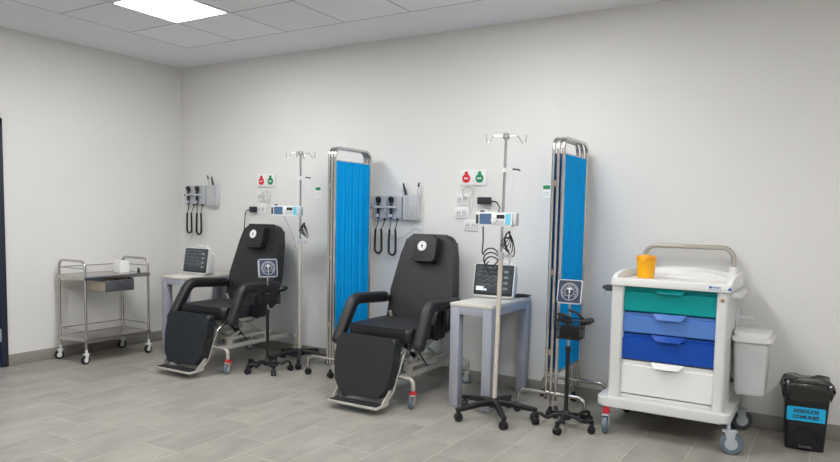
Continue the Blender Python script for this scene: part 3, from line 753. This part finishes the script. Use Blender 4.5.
# arched pedal recess surround
def fy(z): return -(.095+.0125*z/.375)-.0005
bm = NB()
arch_o = [(-.062, .0)] + [(-.064*math.cos(PI*k/14), .065+.064*math.sin(PI*k/14)) for k in range(15)] + [(.062, .0)]
arch_i = [(-.050, .0)] + [(-.052*math.cos(PI*k/14), .065+.052*math.sin(PI*k/14)) for k in range(15)] + [(.050, .0)]
ring = arch_o + arch_i[::-1]
prism(bm, arch_o, .004, T(0, -.0945, .004) @ RX(1.9) @ FRONT); obj('pedal_recess', bm, M_rubber, body)
bm = NB(); tube(bm, [Vector((x*1.03, fy(z)-.003, z+.006)) for x, z in arch_o], .005, 6); obj('recess_rim', bm, M_black, body)
bm = NB(); box(bm, -.036, .036, -.135, -.09, .022, .034, .005); pd = obj('pedal', bm, M_dark, pb)
# sticker and its writing
MS = T(-.004, fy(.222)-.0012, .222) @ RX(1.9) @ FRONT
bm = NB(); prism(bm, rrect(.204, .086, .006), .001, MS @ T(0, 0, -.0005)); st = obj('sticker', bm, M_cyan, pb)
text('sticker_lettering', 'RESIDUOS', .029, MS @ T(0, .017, .0009), M_gauge, st)
text('sticker_lettering', 'COMUNES', .029, MS @ T(0, -.018, .0009), M_gauge, st)
# bag folded over the rim
rnd = random.Random(5); bm = NB(); nseg = 56; rows = []
levels = [(.315, 1.03, .0), (.33, 1.075, .005), (.36, 1.10, .007), (.39, 1.09, .006), (.412, 1.04, .006), (.424, .90, .006), (.428, .6, .010), (.422, .2, .006)]
base = rrect(.245, .22, .04, 13); nb = len(base); ph = [rnd.uniform(0, 6.28) for _ in range(6)]
for z, s, amp in levels:
    ring = []
    for j, (x, y) in enumerate(base):
        a = 2*PI*j/nb
        wv = amp*(math.sin(9*a+ph[0]+z*30)+.7*math.sin(17*a+ph[1]-z*50)+.4*math.sin(29*a+ph[2]))
        zz = z + (.010*math.sin(5*a+ph[3])+.007*math.sin(11*a+ph[4]) if z < .32 else .4*amp*math.sin(7*a+ph[5])*2)
        d = math.hypot(x, y); ring.append(bm.verts.new((x*s+wv*x/d, y*s+wv*y/d, zz)))
    rows.append(ring)
for A, B in zip(rows, rows[1:]):
    for j in range(nb): bm.faces.new((A[j], A[(j+1) % nb], B[(j+1) % nb], B[j]))
bm.faces.new(rows[-1])
bg = obj('bin_bag', bm, M_bag, pb, angle=80); bg['label'] = 'shiny black bag folded over the rim'
for sx, sz in ((-.118, .40), (.125, .37)):
    bm = NB(); tube(bm, [(sx+.014*math.cos(q), -.09-.006*math.sin(q*2), sz+.022*math.sin(q)) for q in [k*2*PI/14 for k in range(14)]], .006, 6, closed=True); obj('bag_knot', bm, M_bag, bg)

# ------------------------------------------------------------------ wall equipment
def gas_plate():
    t = thing('gas_outlet_sign', '', 'sign', group='gas outlet signs on the back wall')
    bm = NB()
    prism(bm, rrect(.118, .125, .006, cx=-.060, cy=0), .012, FRONT, bev=.002); prism(bm, rrect(.118, .125, .006, cx=.060, cy=0), .012, FRONT, bev=.002)
    obj('plate', bm, M_white, t)
    for x, m, lb in ((-.060, M_redsign, 'red bulb-shaped badge'), (.060, M_green, 'green bulb-shaped badge')):
        bm = NB(); lathe(bm, [(0, 0), (.036, 0), (.035, .004), (0, .005)], 28, T(x, -.012, -.008) @ FRONT); lathe(bm, [(0, 0), (.016, 0), (.015, .004), (0, .005)], 20, T(x, -.012, .034) @ FRONT)
        o = obj('badge', bm, m, t); o['label'] = lb
        bm = NB()
        for k in range(4): box(bm, x-.018+.0095*k, x-.0115+.0095*k, -.0182, -.0165, -.014, -.002)
        obj('badge_lettering', bm, M_paper, o)
    return t
g1 = gas_plate(); g1.location = (1.24, -.0005, 1.68); g1['label'] = 'red and green gas outlet sign above the chair nearer the left wall'
g2 = dup(g1, (3.510, -.0005, 1.682), 0, 'red and green gas outlet sign above the second side table')
def outlet(x, z, label, holes=True):
    t = thing('wall_outlet', label, 'outlet', (x, -.0005, z), 0, 'white wall outlets')
    bm = NB(); prism(bm, rrect(.118, .092, .006), .010, FRONT, bev=.002); obj('cover_plate', bm, M_white, t)
    bm = NB()
    for s in (-1, 1): prism(bm, rrect(.042, .050, .004, cx=s*.026), .003, T(0, -.010, 0) @ FRONT, bev=.001)
    obj('socket_insert', bm, M_offwhite, t)
    bm = NB()
    for s in (-1, 1):
        for k in (-1, 1): box(bm, s*.026+k*.009-.0025, s*.026+k*.009+.0025, -.0136, -.0128, -.006, .006)
    obj('pin_slots', bm, M_dark, t)
    return t
outlet(3.418, 1.505, 'white wall outlet, topmost of the three left of the second drip stand')
outlet(3.412, 1.398, 'white wall outlet, middle of the three left of the second drip stand')
outlet(3.500, 1.297, 'white wall outlet, lowest of the three left of the second drip stand')
outlet(1.182, 1.520, 'white wall outlet, upper of two behind the chair nearer the left wall')
outlet(1.170, 1.400, 'white wall outlet, lower of two behind the chair nearer the left wall')
def coil(x, z, label):
    t = thing('tubing_coil', label, 'tubing', (x, -.016, z), 0, 'clear tubing coils on the wall')
    bm = NB(); tube(bm, [((.058-.0006*q)*math.cos(q*.42), -.0008*q, (.056-.0005*q)*math.sin(q*.42)) for q in range(27)], .0034, 6)
    obj('loop', bm, M_tube, t)
    bm = NB(); tube(bm, fil([(.05, -.004, .0), (.054, -.006, -.08), (.03, -.006, -.16), (.02, -.006, -.19)], .05), .003, 6); obj('tail', bm, M_tube, t)
    return t
coil(3.472, 1.570, 'clear tubing coil hanging under the gas sign near the second table')
coil(1.250, 1.535, 'clear tubing coil hanging under the gas sign nearer the left wall')
# red clip on the tube
def plug(x, z, label, pts, wd):
    t = thing('power_adaptor', label, 'adaptor', (x, -.0025, z), 0)
    bm = NB(); box(bm, -wd/2, wd/2, -.05, 0, -.028, .028, .008, 3); obj('block', bm, M_bezel, t)
    bm = NB(); tube(bm, fil(pts, .06, 8), .0048, 8); obj('cord', bm, M_blackwire, t)
    return t
plug(3.625, 1.495, 'black power adaptor on the wall behind the second drip stand', [(.05, -.03, 0), (.12, -.05, -.01), (.22, -.20, -.06), (.40, -.62, -.09), (.455, -.69, -.10)], .11)
plug(1.085, 1.395, 'black power plug on the wall left of the chair nearer the left wall', [(-.03, -.03, 0), (-.09, -.04, -.01), (-.10, -.05, -.18), (-.10, -.02, -.45)], .075)
# hanging power cables on the pumps
def cable(name, label, pts, r, m=M_blackwire, cat='cable', fr=.04):
    bm = NB(); tube(bm, fil(pts, fr, 6), r, 8); return tag(obj(name, bm, m), label, cat)
lp = [(4.045, -.80, 1.305)] + [(4.042, -.76, 1.2)] 
pts = [Vector((4.012, -.83, 1.303)), Vector((4.000, -.80, 1.20)), Vector((3.975, -.76, 1.12))]
for q in range(0, 56):
    a = q*.36; pts.append(Vector((4.02-.055*math.cos(a)-.0005*q+.006*math.sin(q*.3), -.72+.002*q, 1.105-.0018*q+.055*math.sin(a))))
bm = NB(); tube(bm, pts, .0048, 7); tag(obj('power_cable', bm, M_blackwire), 'black coiled cable hanging below the pump above the second monitor', 'cable')
def bundle(x, y, z, label, s=1., rot=0):
    t = thing('cable_bundle', label, 'cable', (x, y, z), rot)
    bm = NB()
    for k in range(5):
        o = (k-2)*.006
        tl = .5-.22*k; tube(bm, [((.015+.003*k)*s*math.cos(q*PI/10)+tl*.05*math.sin(q*PI/10)+o, o*.9+.006*math.cos(q*PI/5+k), (.050+.007*k)*s*math.sin(q*PI/10)-.010*k) for q in range(20)], .0034, 6, closed=True)
    obj('loops', bm, M_blackwire, t)
    bm = NB(); box(bm, -.020*s, .020*s, -.012, .012, .0, .010, .003); obj('tie', bm, M_rubber, t)
    return t
bundle(4.185, -.805, 1.225, 'bundle of black cable tied under the pump on the second drip stand', 1.0, 10)
bundle(1.985, -.31, 1.245, 'bundle of black cable tied under the pump on the first drip stand', .75, 20)
cable('grey_lead', 'grey lead looping from the first pump to its drip stand', [(1.80, -.37, 1.337), (1.83, -.36, 1.29), (1.89, -.34, 1.16), (1.905, -.32, 1.05), (1.912, -.295, 1.03)], .003, M_table)
cable('clear_tube', 'clear tube looping beside the second drip stand pole', [(4.215, -.86, 1.18), (4.23, -.85, 1.12), (4.20, -.82, 1.05), (4.16, -.81, 1.06)], .004, M_tube)

# wall-mounted diagnostic sets
def diagnostic():
    t = thing('diagnostic_set', '', 'medical instrument', group='wall-mounted diagnostic sets')
    bm = NB(); prism(bm, rrect(.150, .20, .012, cx=-.080), .032, FRONT, bev=.005); prism(bm, rrect(.150, .20, .012, cx=.080), .032, FRONT, bev=.005); obj('wall_transformer', bm, M_aluminium, t)
    bm = NB(); lathe(bm, [(0, 0), (.012, 0), (.012, .022), (0, .024)], 14, T(-.155, -.02, .0) @ RY(-90)); obj('power_knob', bm, M_black, t)
    for x in (-.062, .072):
        bm = NB(); box(bm, x-.04, x+.04, -.085, -.032, -.008, .012, .006); obj('cradle', bm, M_greyplastic, t)
        bm = NB(); y = -.068
        lathe(bm, [(0, -.098), (.012, -.097), (.0135, -.08), (.0135, .03), (.009, .045), (0, .045)], 14, T(x, y, 0)); h = obj('instrument_handle', bm, M_black, t)
        bm = NB(); lathe(bm, [(0, -.03), (.014, -.026), (.022, -.006), (.024, .012), (.017, .028), (0, .032)], 16, T(x, y, .062) @ RX(25)); obj('instrument_head', bm, M_black, h)
        bm = NB(); tube(bm, [(x, y-.012, -.085), (x, y-.012, -.06)], .0145, 10); obj('handle_band', bm, M_greyplastic, h)
        # cord: straight leads and a coiled loop
        hw, dz = .036, (-.36 if x < 0 else -.37)
        xc = x-.006 if x < 0 else x+.008
        loop = [Vector((xc-hw*math.cos(q*PI/16)*(1 if q < 9 else 1.0), y+.015, dz-hw*1.15*math.sin(q*PI/16))) for q in range(17)]
        left = [Vector((x, y, -.098)), Vector((x-.004, y+.004, -.14)), Vector((xc-hw*.72, y+.01, -.19)), Vector((xc-hw*.95, y+.015, -.25))]
        right = [Vector((xc+hw*.95, y+.015, -.25)), Vector((xc+hw*.72, y+.02, -.19)), Vector((x+.045, -.045, -.14)), Vector((x+.050, -.04, -.105))]
        bm = NB(); tube(bm, left + loop + right, .004, 7); cd = obj('cord', bm, M_bezel, t)
        bm = NB(); tube(bm, left[2:] + loop + right[:2], .0095, 8); obj('coiled_section', bm, M_black, cd)
    for x in (-.012, .122):
        bm = NB(); box(bm, x-.009, x+.009, -.05, -.03, -.112, -.092, .003); obj('cord_socket', bm, M_dark, t)
    return t
d1 = diagnostic(); d1.location = (.246, -.0005, 1.535); d1['label'] = 'wall-mounted diagnostic set with two black handles near the left wall'
d2 = dup(d1, (2.685, -.0005, 1.432), 0, 'wall-mounted diagnostic set with two black handles right of the first blue screen')
def holder():
    t = thing('instrument_holder', '', 'holder', group='slotted holders beside the diagnostic sets')
    W = .073
    bm = NB(); box(bm, -W, W, -.008, 0, -.11, .105, .002); box(bm, -W, W, -.05, -.008, -.11, -.10, .002)
    box(bm, -W, -W+.006, -.05, -.008, -.11, .10, .001); box(bm, W-.006, W, -.05, -.008, -.11, .10, .001); obj('back_plate', bm, M_greyplastic, t)
    bm = NB()
    for k in range(6): box(bm, -.066+.0228*k, -.048+.0228*k, -.054, -.05, -.105, .10, .0015)
    box(bm, -W+.003, W-.003, -.051, -.048, .085, .10); box(bm, -W+.003, W-.003, -.051, -.048, -.108, -.092)
    obj('slat_front', bm, M_greyplastic, t)
    return t
h1 = holder(); h1.location = (.515, -.0005, 1.535); h1['label'] = 'grey slotted instrument holder on the wall near the left corner'
h2 = dup(h1, (2.940, -.0005, 1.436), 0, 'grey slotted instrument holder on the wall above the second chair')
def stick(x, z, lean, label, m):
    t = thing('probe', label, 'probe', (x, -.030, z), 0, 'probes in the wall holders')
    M = RY(lean)
    bm = NB(); lathe(bm, [(0, 0), (.010, 0), (.011, .06), (.011, .17), (.008, .19), (0, .19)], 12, M); obj('shaft', bm, m, t)
    bm = NB(); lathe(bm, [(0, .19), (.009, .19), (.006, .225), (0, .23)], 12, M); obj('tip', bm, M_bezel, t)
stick(.500, 1.520, -17, 'pale probe in the slotted holder near the left corner', M_greyplastic)
stick(.558, 1.505, -17, 'dark probe in the slotted holder near the left corner', M_dark)
stick(2.922, 1.425, -18, 'left probe leaning in the slotted holder above the second chair', M_bezel)
stick(2.980, 1.420, 8, 'right probe upright in the slotted holder above the second chair', M_greyplastic)
# thin white leads under the diagnostic sets
cable('wall_lead', 'thin pale lead hanging from the diagnostic set to the first monitor', [(.20, -.02, 1.17), (.25, -.03, 1.08), (.36, -.05, 1.0), (.56, -.2, .98), (.70, -.40, 1.0)], .003, M_greyplastic)
cable('wall_lead', 'thin grey lead along the wall behind the second chair', [(2.62, -.012, 1.20), (2.70, -.012, 1.21), (2.80, -.012, 1.16), (2.90, -.012, 1.21), (2.97, -.012, 1.27), (3.05, -.012, 1.24)], .003, M_greyplastic)

# green topped wall tags
def wall_tag(x, z, label):
    t = thing('wall_tag', label, 'sign', (x, -.0005, z), 0, 'small green and white wall tags')
    bm = NB(); prism(bm, rrect(.066, .105, .004, cy=0), .004, FRONT, bev=.001); obj('plate', bm, M_paper, t)
    bm = NB(); prism(bm, rrect(.058, .030, .003, cy=.030), .0012, T(0, -.004, 0) @ FRONT); g = obj('green_panel', bm, M_green, t)
    bm = NB()
    for k in range(2): box(bm, -.024, .024, -.0050, -.0040, -.012-.016*k, -.006-.016*k)
    obj('print_line', bm, M_greyplastic, t)
wall_tag(1.893, 1.566, 'small green and white tag on the wall left of the first blue screen')
wall_tag(4.138, 1.570, 'small green and white tag on the wall left of the second blue screen')

# leads lying beside the monitors
def lead_pile(x, y, z, label, seed, s=1.):
    rnd = random.Random(seed); bm = NB()
    t = thing('sensor_leads', label, 'cable', (x, y, z), 0)
    for k in range(4):
        pts = []
        ph, rr = rnd.uniform(0, 6), rnd.uniform(.035, .055)*s
        for q in range(26):
            a = q*.5+ph; pts.append((rr*math.cos(a)+rnd.uniform(-.004, .004), rr*.8*math.sin(a), .006+.020*k*s+.010*(1+math.sin(a*.7+ph))))
        tube(bm, pts, .0042, 6)
    obj('loops', bm, M_tube, t)
lead_pile(.66, -.22, .7525, 'pale sensor leads piled behind the first monitor', 2)
lead_pile(3.735, -.12, .7525, 'pale sensor leads piled left of the second monitor', 4, .9)
cc = thing('cable_coil', 'flat black cable coil on the second table right of the monitor', 'cable', (3.99, -.085, .7525))
bm = NB(); pts = [((.038+.0006*q)*math.cos(q*.35), (.038+.0006*q)*math.sin(q*.35), .006+.0002*q) for q in range(56)]; tube(bm, pts, .0052, 7); obj('loops', bm, M_blackwire, cc)
